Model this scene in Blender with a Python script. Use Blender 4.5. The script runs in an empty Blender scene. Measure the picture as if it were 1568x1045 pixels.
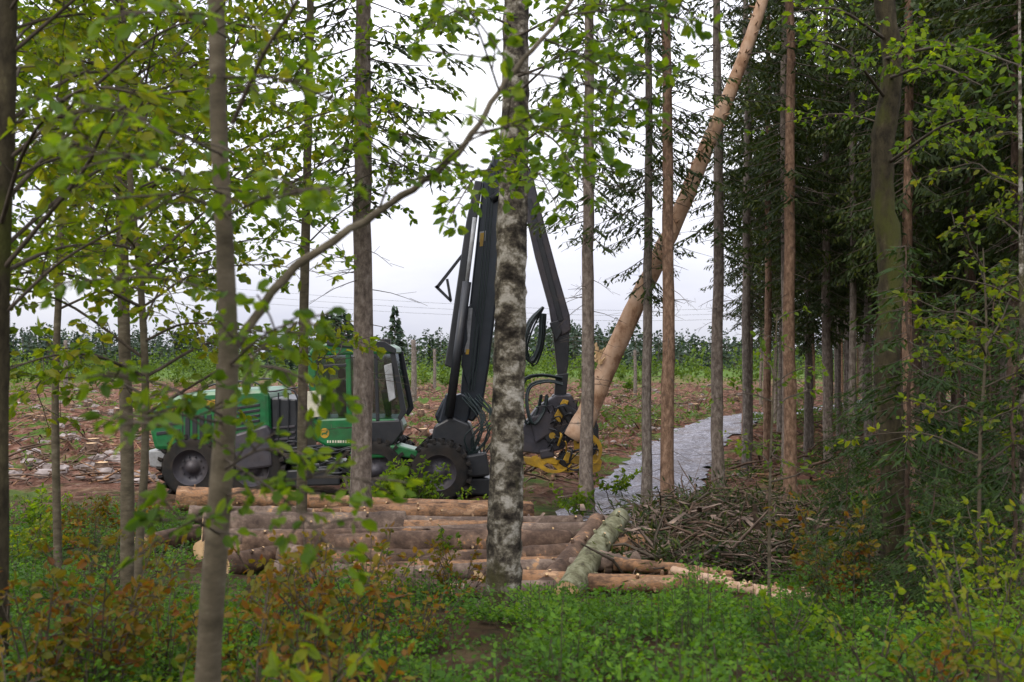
import bpy, math, random, bmesh
import numpy as np
from mathutils import Vector
random.seed(7); rng=np.random.default_rng(7)
S=bpy.context.scene
CAMZ=3.5; F=1524.0
def V(*a): return np.array(a,float)
def W(u,v,d):   # world point surveyed from the tripod: bearing u, elevation v, d metres ahead
    return V((u-784)/F*d, d, CAMZ-(v-540)/F*d)
def X(u,d): return (u-784)/F*d
GY=np.linspace(-30,40,281)
GH=np.interp(GY,[-30,0,4.5,7,9,11,12.5,15,18,22,26],[2.0,1.9,1.62,1.36,1.08,.72,.48,.28,.12,.02,0])
GH=np.convolve(np.pad(GH,6,mode='edge'),np.ones(13)/13,'valid')
def H(x,y):
    x=np.asarray(x,float); y=np.asarray(y,float)
    h=np.interp(y,GY,GH)
    h=h+0.05*np.sin(x*0.9+1.3)*np.cos(y*0.7)+0.035*np.sin(x*2.1+y*1.7)
    nr=np.clip((11-y)/3,0,1); h=h+nr*(.06*np.sin(x*3.3+2*np.sin(y*1.3))*np.sin(y*3.1+x)+.035*np.sin(x*6.1+y*2))
    far=np.clip((y-28)/30,0,1)
    h=h+far*(0.18*np.sin(x*0.23+y*0.11)+0.12*np.sin(x*0.6-y*0.37))
    return h
# ---------------------------------------------------------------- mesh builder
class MB:
    def __init__(s): s.v=[];s.a=[];s.n=0;s.f=[]
    def add(s,v,faces,mat=0,smooth=True,att=0.5):
        v=np.asarray(v,float).reshape(-1,3)
        s.v.append(v); a=np.empty(len(v)); a[:]=att; s.a.append(a)
        f=np.asarray(faces,int)+s.n
        s.f.append((f,mat,smooth)); s.n+=len(v)
    def more(s,faces,off,mat,smooth=True):
        s.f.append((np.asarray(faces,int)+off,mat,smooth))
    def build(s,name,mats,loc=(0,0,0),parent=None):
        me=bpy.data.meshes.new(name)
        v=np.concatenate(s.v); a=np.concatenate(s.a)
        me.vertices.add(len(v)); me.vertices.foreach_set('co',v.astype(np.float32).ravel())
        idx=np.concatenate([f.ravel() for f,_,_ in s.f])
        tot=np.concatenate([np.full(len(f),f.shape[1]) for f,_,_ in s.f])
        st=np.concatenate([[0],np.cumsum(tot)[:-1]])
        mi=np.concatenate([np.full(len(f),m) for f,m,_ in s.f])
        sm=np.concatenate([np.full(len(f),q) for f,_,q in s.f])
        me.loops.add(len(idx)); me.loops.foreach_set('vertex_index',idx.astype(np.int32))
        me.polygons.add(len(tot)); me.polygons.foreach_set('loop_start',st.astype(np.int32))
        for m in mats: me.materials.append(m)
        me.polygons.foreach_set('material_index',mi.astype(np.int32))
        me.polygons.foreach_set('use_smooth',sm.astype(bool))
        at=me.attributes.new('rnd','FLOAT','POINT'); at.data.foreach_set('value',a.astype(np.float32))
        me.update(calc_edges=True); me.validate()
        ob=bpy.data.objects.new(name,me); ob.location=loc
        S.collection.objects.link(ob)
        if parent: ob.parent=parent
        return ob
def norm(v):
    v=np.asarray(v,float); return v/(np.linalg.norm(v,axis=-1,keepdims=True)+1e-9)
def smooth_path(pts,n):
    P=np.asarray(pts,float)
    if len(P)==2: 
        t=np.linspace(0,1,n)[:,None]; return P[0]*(1-t)+P[1]*t
    Q=np.vstack([2*P[0]-P[1],P,2*P[-1]-P[-2]]); k=len(P)-1
    o=[]
    for t in np.linspace(0,k-1e-6,n):
        i=int(t); u=t-i; p0,p1,p2,p3=Q[i:i+4]
        o.append(0.5*((2*p1)+(-p0+p2)*u+(2*p0-5*p1+4*p2-p3)*u*u+(-p0+3*p1-3*p2+p3)*u**3))
    return np.array(o)
def tube(mb,P,R,sides=6,mat=0,rough=0,caps=None,att=0.5):
    P=np.asarray(P,float); n=len(P); R=np.broadcast_to(np.asarray(R,float),(n,))
    T=norm(np.gradient(P,axis=0)); ov=norm(P[-1]-P[0])
    ref=V(1,0,0) if abs(ov[2])>0.8 else V(0,0,1)
    A=norm(np.cross(T,ref)); B=np.cross(T,A)
    th=np.linspace(0,2*math.pi,sides,endpoint=False)
    r=R[:,None]*np.ones(sides)
    if rough: r=r*(1+rough*rng.normal(size=(n,sides)))
    v=P[:,None,:]+r[...,None]*(np.cos(th)[None,:,None]*A[:,None,:]+np.sin(th)[None,:,None]*B[:,None,:])
    i=np.arange(n-1)[:,None]*sides; j=np.arange(sides)[None,:]; j2=(j+1)%sides
    f=np.stack([i+j,i+j2,i+sides+j2,i+sides+j],-1).reshape(-1,4)
    off=mb.n
    mb.add(v.reshape(-1,3),f,mat,True,att)
    if caps is not None:
        mb.more([list(range(sides))[::-1]],off,caps,False)
        mb.more([[(n-1)*sides+k for k in range(sides)]],off,caps,False)
def leaves(mb,pos,dr,nr,L,Wd,mat=1,att=None,shape='leaf'):
    pos=np.asarray(pos,float); N=len(pos)
    if N==0: return
    dr=norm(dr); sd=norm(np.cross(nr,dr)); up=np.cross(dr,sd)
    L=np.broadcast_to(L,(N,))[:,None]; Wd=np.broadcast_to(Wd,(N,))[:,None]
    if att is None: att=rng.random(N)
    if shape=='leaf':
        v=np.stack([pos,pos+dr*L*.3+sd*Wd*.42+up*Wd*.12,pos+dr*L*.68+sd*Wd*.45+up*Wd*.06-up*L*.06,pos+dr*L-up*L*.18,
                    pos+dr*L*.68-sd*Wd*.45+up*Wd*.06-up*L*.06,pos+dr*L*.3-sd*Wd*.42+up*Wd*.12],1)
        b=np.arange(N)[:,None]*6
        f=np.concatenate([b+np.array([[0,3,2,1]]),b+np.array([[0,5,4,3]])])
        mb.add(v.reshape(-1,3),f,mat,False,np.repeat(att,6))
    else:
        v=np.stack([pos,pos+dr*L*.45+sd*Wd*.5,pos+dr*L,pos+dr*L*.45-sd*Wd*.5],1)
        b=np.arange(N)[:,None]*4
        mb.add(v.reshape(-1,3),b+np.array([[0,1,2,3]]),mat,False,np.repeat(att,4))
# ---------------------------------------------------------------- materials
def newmat(name):
    m=bpy.data.materials.new(name); m.use_nodes=True; nt=m.node_tree
    for n in list(nt.nodes): nt.nodes.remove(n)
    o=nt.nodes.new('ShaderNodeOutputMaterial'); return m,nt,o
def ramp(nt,stops,fac):
    r=nt.nodes.new('ShaderNodeValToRGB'); e=r.color_ramp.elements
    e[0].position=stops[0][0]; e[0].color=(*stops[0][1],1); e[1].position=stops[-1][0]; e[1].color=(*stops[-1][1],1)
    for p,c in stops[1:-1]:
        q=e.new(p); q.color=(*c,1)
    nt.links.new(fac,r.inputs[0]); return r.outputs[0]
def noise(nt,scale,detail=5,stretch=(1,1,1),rough=.6,coord='Object'):
    tc=nt.nodes.new('ShaderNodeTexCoord'); mp=nt.nodes.new('ShaderNodeMapping'); mp.inputs['Scale'].default_value=stretch
    n=nt.nodes.new('ShaderNodeTexNoise'); n.inputs['Scale'].default_value=scale; n.inputs['Detail'].default_value=detail; n.inputs['Roughness'].default_value=rough
    nt.links.new(tc.outputs[coord],mp.inputs[0]); nt.links.new(mp.outputs[0],n.inputs['Vector']); return n.outputs[0]
def mixc(nt,fac,a,b,mode='MIX'):
    m=nt.nodes.new('ShaderNodeMix'); m.data_type='RGBA'; m.blend_type=mode
    for s,vv in ((0,fac),(6,a),(7,b)):
        if isinstance(vv,(int,float)): m.inputs[s].default_value=vv
        elif isinstance(vv,tuple): m.inputs[s].default_value=(*vv,1)
        else: nt.links.new(vv,m.inputs[s])
    return m.outputs[2]
def princ(nt,o,col,rough=.8,metal=0,bump=None,bs=.3,bd=.02,spec=.3):
    p=nt.nodes.new('ShaderNodeBsdfPrincipled')
    if isinstance(col,tuple): p.inputs['Base Color'].default_value=(*col,1)
    else: nt.links.new(col,p.inputs['Base Color'])
    if isinstance(rough,(int,float)): p.inputs['Roughness'].default_value=rough
    else: nt.links.new(rough,p.inputs['Roughness'])
    p.inputs['Metallic'].default_value=metal; p.inputs['Specular IOR Level'].default_value=spec
    if bump is not None:
        b=nt.nodes.new('ShaderNodeBump'); b.inputs['Strength'].default_value=bs; b.inputs['Distance'].default_value=bd
        nt.links.new(bump,b.inputs['Height']); nt.links.new(b.outputs[0],p.inputs['Normal'])
    nt.links.new(p.outputs[0],o.inputs[0]); return p
def bark(name,stops,scale=9,stretch=(1,1,.35),moss=None,tint=False,bs=.8,bd=.02):
    m,nt,o=newmat(name)
    n=noise(nt,scale,8,stretch,.7); c=ramp(nt,stops,n)
    if tint:
        oi=nt.nodes.new('ShaderNodeObjectInfo'); c=mixc(nt,1.0,c,oi.outputs['Color'],'MULTIPLY')
    if moss:
        n2=noise(nt,2.3,5,(1,1,.5)); mk=ramp(nt,[(moss[0],(0,0,0)),(moss[0]+.1,(1,1,1))],n2)
        c=mixc(nt,mk,c,moss[1])
    n3=noise(nt,scale*2.5,6,stretch,.75)
    princ(nt,o,c,.9,bump=n3,bs=bs,bd=bd,spec=.15); return m
def leafmat(name,stops,trans=.45,tmul=1.6,clump=.6):
    m,nt,o=newmat(name)
    a=nt.nodes.new('ShaderNodeAttribute'); a.attribute_name='rnd'
    c=ramp(nt,stops,a.outputs['Fac'])
    n=noise(nt,clump,2); k=ramp(nt,[(.3,(.5,.55,.5)),(.7,(1.25,1.2,1.0))],n)
    c=mixc(nt,1.0,c,k,'MULTIPLY')
    d=nt.nodes.new('ShaderNodeBsdfPrincipled'); d.inputs['Roughness'].default_value=.55; d.inputs['Specular IOR Level'].default_value=.2
    nt.links.new(c,d.inputs['Base Color'])
    t=nt.nodes.new('ShaderNodeBsdfTranslucent'); c2=mixc(nt,1.0,c,(tmul*1.15,tmul,tmul*.4),'MULTIPLY'); nt.links.new(c2,t.inputs[0])
    x=nt.nodes.new('ShaderNodeMixShader'); x.inputs[0].default_value=trans
    nt.links.new(d.outputs[0],x.inputs[1]); nt.links.new(t.outputs[0],x.inputs[2]); nt.links.new(x.outputs[0],o.inputs[0]); return m
M_spr=bark('spruce_bark',[(.3,(.055,.045,.038)),(.5,(.15,.125,.105)),(.7,(.28,.25,.22))],14,(1,1,.5),tint=True)
M_birch=bark('birch_bark',[(.38,(.016,.013,.010)),(.47,(.06,.05,.038)),(.53,(.15,.13,.095)),(.60,(.36,.33,.28)),(.8,(.48,.45,.40))],5.5,(1,1,1.2),moss=(.54,(.07,.062,.028)),bs=1,bd=.035)
M_beech=bark('beech_bark',[(.3,(.045,.038,.024)),(.55,(.10,.082,.055)),(.75,(.17,.15,.105))],6,(1,1,2.2),moss=(.60,(.055,.06,.022)),bs=.4,bd=.008)
M_moss=bark('mossy_bark',[(.35,(.02,.016,.010)),(.6,(.055,.045,.025)),(.75,(.11,.095,.05))],12,(1,1,.5),moss=(.52,(.05,.052,.014)))
M_twig=bark('twig_bark',[(.3,(.045,.036,.026)),(.7,(.10,.08,.06))],10)
M_dead=bark('dead_twig',[(.3,(.045,.036,.028)),(.7,(.13,.105,.085))],10)
M_brush=bark('brush_twig',[(.3,(.045,.028,.018)),(.6,(.13,.085,.06)),(.75,(.26,.19,.14))],3)
M_peel=bark('debarked_spruce',[(.36,(.22,.12,.07)),(.46,(.38,.24,.15)),(.62,(.48,.33,.23)),(.7,(.30,.25,.20))],2.6,(1,1,.7),bs=.3)
M_logA=bark('spruce_log_bark',[(.3,(.03,.02,.015)),(.48,(.09,.057,.04)),(.60,(.17,.11,.075)),(.66,(.42,.20,.08))],3.5,(1,1,1),bs=.8)
M_logB=bark('scuffed_log_bark',[(.36,(.06,.036,.024)),(.46,(.17,.10,.06)),(.53,(.32,.17,.085)),(.57,(.20,.125,.08)),(.66,(.46,.28,.16))],4,(.7,1.4,1.4),bs=.6)
M_logM=bark('birch_log_bark',[(.35,(.045,.038,.025)),(.47,(.13,.125,.07)),(.6,(.23,.23,.15)),(.7,(.33,.32,.25))],5,(1,1,1))
M_logG=bark('grey_log_bark',[(.3,(.05,.035,.028)),(.5,(.13,.092,.07)),(.62,(.23,.17,.13)),(.66,(.42,.24,.12))],4,(1,1,1))
def cutmat():
    m,nt,o=newmat('cut_wood'); n=noise(nt,6,4)
    princ(nt,o,ramp(nt,[(.3,(.42,.26,.12)),(.7,(.60,.42,.24))],n),.8,bump=noise(nt,30,4),bs=.4); return m
M_cut=cutmat()
M_leafG=leafmat('beech_leaf',[(0,(.045,.095,.008)),(.5,(.085,.155,.010)),(1,(.135,.195,.014))],.52,2.1)
M_leafY=leafmat('young_leaf',[(0,(.07,.125,.008)),(.6,(.12,.175,.011)),(1,(.18,.185,.02))],.52,2.1)
M_leafC=leafmat('copper_leaf',[(0,(.08,.095,.010)),(.5,(.16,.13,.014)),(.85,(.19,.095,.018)),(1,(.15,.05,.016))],.45,1.7)
M_bil=leafmat('bilberry_leaf',[(0,(.018,.048,.008)),(.5,(.05,.13,.012)),(.93,(.11,.21,.018)),(1,(.16,.06,.02))],.42,1.8,.8)
M_low=leafmat('low_shrub_leaf',[(0,(.03,.08,.008)),(.5,(.07,.165,.012)),(1,(.13,.23,.018))],.45,1.9,.9)
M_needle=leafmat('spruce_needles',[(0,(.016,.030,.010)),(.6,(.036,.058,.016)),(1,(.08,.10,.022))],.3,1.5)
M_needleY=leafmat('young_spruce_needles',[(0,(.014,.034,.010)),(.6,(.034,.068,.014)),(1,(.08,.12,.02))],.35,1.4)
M_far=leafmat('hazed_needles',[(0,(.022,.042,.034)),(1,(.05,.08,.05))],.2,1,.05)  # bluish cast of distance haze mixed into the needle colour
M_bush=leafmat('birch_thicket_leaf',[(0,(.04,.085,.013)),(1,(.12,.20,.03))],.4,1.4,.1)
def ground_mat():
    m,nt,o=newmat('forest_floor')
    tc=nt.nodes.new('ShaderNodeTexCoord'); sp=nt.nodes.new('ShaderNodeSeparateXYZ'); nt.links.new(tc.outputs['Object'],sp.inputs[0])
    n1=noise(nt,.35,6); n2=noise(nt,3.0,8,rough=.7); n3=noise(nt,.9,6,rough=.7); n4=noise(nt,.5,8,rough=.75)
    litter=ramp(nt,[(.3,(.02,.013,.008)),(.5,(.06,.036,.02)),(.7,(.13,.085,.05))],n2)
    moss=ramp(nt,[(.3,(.015,.03,.008)),(.6,(.05,.085,.016))],n2)
    near=mixc(nt,ramp(nt,[(.50,(0,0,0)),(.62,(1,1,1))],n3),litter,moss)
    dirt=ramp(nt,[(.32,(.035,.018,.012)),(.44,(.12,.058,.038)),(.55,(.22,.115,.078)),(.66,(.30,.21,.165))],n2)
    dirt=mixc(nt,1.0,dirt,ramp(nt,[(.35,(.5,.45,.42)),(.65,(1.1,1.08,1.08))],n4),'MULTIPLY')
    grass=ramp(nt,[(.3,(.04,.075,.012)),(.7,(.10,.16,.028))],n2)
    far=mixc(nt,ramp(nt,[(.52,(0,0,0)),(.60,(1,1,1))],n1),dirt,grass)
    mr=nt.nodes.new('ShaderNodeMapRange'); mr.inputs[1].default_value=105; mr.inputs[2].default_value=150; nt.links.new(sp.outputs[1],mr.inputs[0])
    far=mixc(nt,mr.outputs[0],far,grass)
    m2=nt.nodes.new('ShaderNodeMapRange'); m2.inputs[1].default_value=21; m2.inputs[2].default_value=27; nt.links.new(sp.outputs[1],m2.inputs[0])
    c=mixc(nt,m2.outputs[0],near,far)
    princ(nt,o,c,.95,bump=n2,bs=1,bd=.2,spec=.1); return m
def simple(name,col,rough=.5,metal=0,var=.35,sc=4,spec=.5,dust=None):
    m,nt,o=newmat(name); n=noise(nt,sc,6,rough=.7)
    a=tuple(c*(1-var) for c in col); b=tuple(min(1,c*(1+var)) for c in col)
    c=ramp(nt,[(.3,a),(.7,b)],n)
    if dust: 
        n2=noise(nt,1.7,7,rough=.75); c=mixc(nt,ramp(nt,[(.42,(0,0,0)),(.72,(.65,.65,.65))],n2),c,dust)
    princ(nt,o,c,rough,metal,bump=noise(nt,sc*6,4),bs=.15,bd=.01,spec=spec); return m
M_gr=ground_mat()
M_green=simple('harvester_green_paint',(.008,.125,.036),.32,dust=(.05,.075,.035))
M_yel=simple('harvester_yellow_paint',(.50,.29,.012),.45,dust=(.09,.065,.04))
M_blk=simple('black_steel',(.013,.015,.019),.42,dust=(.035,.032,.032))
M_blu=simple('blue_black_boom_paint',(.008,.013,.021),.32,.1,dust=(.022,.025,.032))
M_gry=simple('grey_worn_steel',(.045,.042,.052),.5,.2,dust=(.085,.065,.055))
M_sil=simple('light_grey_paint',(.30,.31,.32),.5,dust=(.12,.10,.08))
M_rub=simple('muddy_rubber',(.016,.016,.016),.9,dust=(.055,.04,.028),spec=.2)
M_hose=simple('hydraulic_hose',(.010,.020,.020),.35)
M_wht=simple('white_panel',(.55,.52,.40),.5)
def glass():
    m,nt,o=newmat('cab_window'); t=nt.nodes.new('ShaderNodeBsdfTransparent'); t.inputs[0].default_value=(.45,.5,.52,1)
    g=nt.nodes.new('ShaderNodeBsdfGlossy'); g.inputs['Roughness'].default_value=.03; g.inputs[0].default_value=(.8,.85,.9,1)
    x=nt.nodes.new('ShaderNodeMixShader'); x.inputs[0].default_value=.2
    nt.links.new(t.outputs[0],x.inputs[1]); nt.links.new(g.outputs[0],x.inputs[2]); nt.links.new(x.outputs[0],o.inputs[0]); return m
M_glass=glass()
# ---------------------------------------------------------------- ground + road
def axis(core,lo,hi,step,g=1.16):
    a=list(np.arange(core[0],core[1]+1e-6,step)); s=step
    while a[-1]<hi: s*=g; a.append(a[-1]+s)
    s=step
    while a[0]>lo: s*=g; a.insert(0,a[0]-s)
    return np.array(a)
gx=axis((-16,18),-1500,1500,.22,1.12); gy=axis((-2,50),-300,2500,.22,1.08)
XX,YY=np.meshgrid(gx,gy)
ZZ=H(XX,YY)+.03*rng.normal(size=XX.shape)*(YY<26)
far=np.clip((YY-26)/6,0,1); ZZ=ZZ+far*.13*rng.normal(size=XX.shape)*(YY<140)
RP=smooth_path([(0.9,17),(2.7,22.5),(4.3,29),(6.1,36),(7.6,41),(9.6,46),(13,54),(20,64),(34,74)],130)
def roaddist(x,y):
    d=np.full(np.shape(x),1e9)
    for p in RP: d=np.minimum(d,np.hypot(x-p[0],y-p[1]))
    return d
near=(YY<80)&(YY>10)&(XX>-6)&(XX<46)
rd=np.full(XX.shape,1e9); rd[near]=roaddist(XX[near],YY[near])
k=np.clip((2.4-rd)/.9,0,1); ZZ=ZZ*(1-k)+k*(H(XX,YY)-.07)
ny,nx=XX.shape; mb=MB()
i=np.arange(ny-1)[:,None]*nx; j=np.arange(nx-1)[None,:]
mb.add(np.stack([XX,YY,ZZ],-1).reshape(-1,3),np.stack([i+j,i+j+1,i+nx+j+1,i+nx+j],-1).reshape(-1,4))
mb.build('ground',[M_gr])
def road():
    m,nt,o=newmat('gravel'); n=noise(nt,14,7,rough=.9); n2=noise(nt,.9,6,rough=.7); n3=noise(nt,3.5,5,rough=.8)
    c=ramp(nt,[(.34,(.09,.088,.10)),(.46,(.24,.235,.265)),(.56,(.36,.355,.39)),(.68,(.58,.58,.62))],n)
    c=mixc(nt,1.0,c,ramp(nt,[(.35,(.55,.54,.53)),(.62,(1.15,1.15,1.15))],n3),'MULTIPLY'); c=mixc(nt,ramp(nt,[(.47,(0,0,0)),(.68,(.75,.75,.75))],n2),c,(.17,.14,.12))
    princ(nt,o,c,.95,bump=n3,bs=1,bd=.12,spec=.1) 
    mb=MB(); T=norm(np.gradient(RP,axis=0)); Nn=np.stack([-T[:,1],T[:,0]],1); rows=[]
    offs=np.linspace(-1.35,1.35,25)
    for k_,p in enumerate(RP):
        w=offs*(1+.08*math.sin(k_*1.7)+.07*rng.normal())
        q=p[None]+Nn[k_][None]*w[:,None]; z=H(q[:,0],q[:,1])+.03-.06*(np.abs(offs)/1.35)**4+.03*np.cos(offs*5)+.018*rng.normal(size=len(offs))
        rows.append(np.column_stack([q,z]))
    A=np.array(rows); n_,m_=A.shape[:2]; i=np.arange(n_-1)[:,None]*m_; j=np.arange(m_-1)[None,:]
    mb.add(A.reshape(-1,3),np.stack([i+j,i+j+1,i+m_+j+1,i+m_+j],-1).reshape(-1,4)); mb.build('gravel_road',[m])
road()
# ---------------------------------------------------------------- branches with leaves
def spray(mb,pts,r0,r1,sub,ls,leafmat_=1,step=.10,start=.12,lsp=.06,third=.4,barkm=0,droop=.25,lw=.58):
    P=smooth_path(pts,max(6,len(pts)*4)); L=np.sum(np.linalg.norm(np.diff(P,axis=0),axis=1))
    tube(mb,P,np.linspace(r0,r1,len(P)),6,barkm)
    n=max(3,int(L*(1-start)/step)); side=1; pos=[];dr=[]
    def twig(p,d,l,depth=0):
        k=max(3,int(l/lsp)+1); ts=np.linspace(0,1,k)[:,None]
        c=norm(rng.normal(size=3))*l*.12
        Q=p+d*l*ts+c*ts*ts*1.2-V(0,0,1)*l*droop*.5*ts*ts
        tube(mb,Q[::max(1,k//3)] if k>4 else Q,.0025 if depth else .0038,3,barkm)
        sd=norm(np.cross(d,V(0,0,1))+.001)
        for a in range(1,k):
            s=1 if a%2 else -1
            pos.append(Q[a]); dr.append(norm(d*.5+sd*s*.6+V(0,0,-.35)+rng.normal(size=3)*.45))
            if depth==0 and l>.25 and random.random()<third:
                twig(Q[a],norm(d*.6+sd*s*.7+rng.normal(size=3)*.3),l*.45,1)
        for q in range(3): pos.append(Q[-1]); dr.append(norm(d+V(0,0,-.3)+rng.normal(size=3)*.6))
    for k in range(n):
        t=start+(1-start)*(k+random.random()*.8)/n
        f=t*(len(P)-1); i=min(int(f),len(P)-2); p=P[i]+(P[i+1]-P[i])*(f-i); T=norm(P[i+1]-P[i])
        sd=norm(np.cross(T,V(0,0,1))); side=-side
        d=norm(T*.55+sd*side*.75+V(0,0,1)*random.uniform(-.25,.55)+rng.normal(size=3)*.3)
        twig(p,d,sub*(1-.55*t)*random.uniform(.5,1.3))
    twig(P[-1],norm(P[-1]-P[-2]),sub*.4)
    pos=np.array(pos); dr=np.array(dr)
    nr=V(0,-.15,.55)+rng.normal(size=pos.shape)*.7
    Ls=ls*rng.uniform(.55,1.3,len(pos))
    leaves(mb,pos+rng.normal(size=pos.shape)*.012,dr,nr,Ls,Ls*lw*rng.uniform(.8,1.2,len(pos)),leafmat_)
def decid(name,trunk,rad,nb,h0,h1,blen,sub,ls,mats,rise=.35,az=None,step=.13,lsp=.07,extra=None,sides=12,rough=.03,n=40,third=.35):
    mb=MB(); P=smooth_path(trunk,n)
    tube(mb,P,np.interp(np.linspace(0,1,n),np.linspace(0,1,len(rad)),rad),sides,0,rough)
    zs=P[:,2]
    for k in range(nb):
        z=h0+(h1-h0)*(k+random.random())/nb
        i=min(int(np.searchsorted(zs,z)),len(P)-2); p=P[i]
        a=(k*2.399+random.uniform(-.4,.4)) if az is None else random.uniform(*az)
        t=(z-h0)/(h1-h0+1e-6); l=blen*(1-.5*t)*random.uniform(.6,1.2)
        d=V(math.cos(a),math.sin(a),rise*random.uniform(.2,2.2))
        q=[p,p+d*l*.35+V(0,0,.05*l),p+d*l*.7+rng.normal(size=3)*l*.06,p+d*l+V(0,0,-.12*l)+rng.normal(size=3)*l*.09]
        spray(mb,q,.007+.004*l,.003,sub,ls,1,step=step,lsp=lsp,barkm=2,third=third)
    if extra: extra(mb)
    return mb.build(name,mats)
def gz(u,d): x=X(u,d); return V(x,d,float(H(x,d))-.12)
LM=[M_beech,M_leafG,M_twig]; LY=[M_beech,M_leafY,M_twig]
def fork_extra(mb):
    P=smooth_path([W(352,545,3.8),W(385,495,3.85),W(450,412,3.9),W(600,312,4.0),W(700,235,4.0),W(775,125,4.1),W(870,10,4.2),W(930,-90,4.3)],50)
    P[4:-4]+=rng.normal(size=(42,3))*.004
    tube(mb,P,np.linspace(.020,.007,50),8,0,.05)
    for t,(du,dv),l in [(.42,(60,-90),.5),(.5,(130,-60),.7),(.62,(150,30),.8),(.7,(-60,-90),.6),(.74,(190,40),.8),(.8,(150,70),.7),(.84,(210,10),.8),(.9,(170,60),.7),(.95,(120,60),.7),(.88,(230,-30),.7)]:
        p=P[int(t*49)]; e=p+V(du/F*4,random.uniform(-.8,.3),-dv/F*4)*1.1
        spray(mb,[p,(p+e)/2+V(0,0,.04),e],.005,.0025,.24,.062,1,barkm=2,step=.075,lsp=.05)
    spray(mb,[W(356,190,3.8),W(400,90,3.7),W(450,10,3.6),W(500,-80,3.6)],.010,.004,.3,.062,1,barkm=2,step=.11)
    for a,b in [((345,300),(110,225)),((345,330),(220,300)),((345,640),(170,575)),((345,650),(190,650)),((350,330),(500,290)),((340,700),(520,850)),((350,450),(120,430)),((352,60),(220,20)),((350,560),(470,490)),((352,560),(500,600)),((342,760),(590,735)),((342,720),(450,690)),((340,820),(240,800)),((346,120),(500,150)),((346,240),(80,150))]:
        spray(mb,[W(a[0],a[1],3.8),W((a[0]+b[0])/2,(a[1]+b[1])/2-15,3.3),W(b[0],b[1],2.6+random.random()*.8)],.005,.0025,.20,.055,1,barkm=2,step=.075,lsp=.05,third=.3)
decid('beech_tree',[gz(318,3.9),W(318,1060,3.9),W(330,850,3.8),W(345,650,3.8),W(350,540,3.8),W(343,350,3.8),W(335,200,3.8),W(332,50,3.8),W(328,-150,3.8),W(330,-700,3.9)],
      [.056,.050,.046,.041,.038,.034,.032,.031,.03,.02],8,5.4,6.5,1.3,.35,.07,LM,extra=fork_extra,n=60,rough=.03)
decid('beech_tree',[gz(213,8),W(213,850,8),W(222,700,8),W(222,560,8),W(215,430,8),W(200,280,8),W(192,100,8),W(185,-150,8),W(180,-500,8)],[.040,.034,.030,.028,.025,.022,.018,.012],38,2.9,7.0,1.9,.5,.085,LY,rise=.4,step=.12)
decid('beech_tree',[gz(195,11),W(195,700,11),W(190,500,11),W(185,200,11),W(182,-150,11),W(180,-600,11)],[.08,.07,.065,.06,.045,.02],42,3.9,9,2.5,.6,.10,LM,step=.14,lsp=.08)
decid('oak_tree',[gz(-8,5.5),W(-6,700,5.5),W(-2,400,5.5),W(8,150,5.5),W(12,-50,5.5),W(20,-500,5.5)],[.075,.065,.06,.056,.05,.04],21,3.6,6.2,1.7,.4,.078,[M_moss,M_leafY,M_twig],az=(-1.0,1.9))
decid('alder_tree',[gz(462,17),W(463,650,17),W(466,450,17),W(472,200,17),W(476,-50,17),W(480,-450,17)],[.10,.085,.08,.07,.06,.03],30,5.2,12,2.6,.7,.12,LM,step=.18,lsp=.11)
decid('beech_tree',[gz(90,14),W(85,600,14),W(95,300,14),W(90,-100,14),W(90,-400,14)],[.06,.05,.045,.035,.02],34,3.9,10.5,2.7,.65,.12,LM,step=.18,lsp=.10)
decid('beech_tree',[gz(330,15),W(335,600,15),W(345,300,15),W(340,-100,15),W(345,-400,15)],[.06,.05,.045,.04,.02],28,5.2,11,2.7,.65,.12,LY,step=.18,lsp=.10)
def birch_extra(mb):
    for a,b,dd in [((785,150),(960,60),7.0),((785,230),(940,190),6.2),((780,260),(690,330),6.3),((785,190),(900,290),5.8),((785,60),(1000,20),6.0),((785,40),(640,50),6.3),((785,270),(850,310),6.2),((785,120),(1010,110),6.4)]:
        spray(mb,[W(a[0],a[1],9),W((a[0]+b[0])/2,(a[1]+b[1])/2-30,(9+dd)/2),W(b[0],b[1],dd)],.012,.003,.40,.085,1,barkm=2,step=.13,start=.3)
    b=gz(771,9)+V(0,0,.1)
    for a in range(7):
        an=a*.9+.3; tube(mb,smooth_path([b+V(0,0,.42),b+V(math.cos(an)*.14,math.sin(an)*.14,.2),b+V(math.cos(an)*.33,math.sin(an)*.33,.0)],6),np.linspace(.085,.03,6),7,0,.06)
decid('birch_tree',[gz(770,9),W(770,940,9),W(772,850,9),W(776,700,9),W(780,550,9),W(783,400,9),W(788,200,9),W(791,0,9),W(795,-200,9),W(800,-700,9)],[.19,.17,.155,.148,.143,.138,.125,.11,.10,.05],10,7.2,9.5,2.0,.5,.08,[M_birch,M_leafG,M_twig],extra=birch_extra,n=110,sides=22,rough=.05)
def moss_extra(mb):
    for a,b,dd in [((1355,150),(1240,60),10),((1360,120),(1500,130),9),((1355,60),(1210,20),10),((1360,250),(1540,180),8.5),((1355,90),(1560,100),8)]:
        spray(mb,[W(a[0],a[1],12),W((a[0]+b[0])/2,(a[1]+b[1])/2-25,(12+dd)/2),W(b[0],b[1],dd)],.022,.005,.5,.085,1,barkm=2,step=.22)
decid('oak_tree',[gz(1372,12),W(1368,700,12),W(1358,560,12),W(1364,420,12),W(1350,250,12),W(1366,100,12),W(1350,-60,12),W(1345,-500,12)],[.17,.15,.14,.14,.13,.12,.11,.08],6,5.5,8.5,2.0,.45,.075,[M_moss,M_leafG,M_twig],extra=moss_extra,n=60,rough=.09,step=.22)
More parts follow.
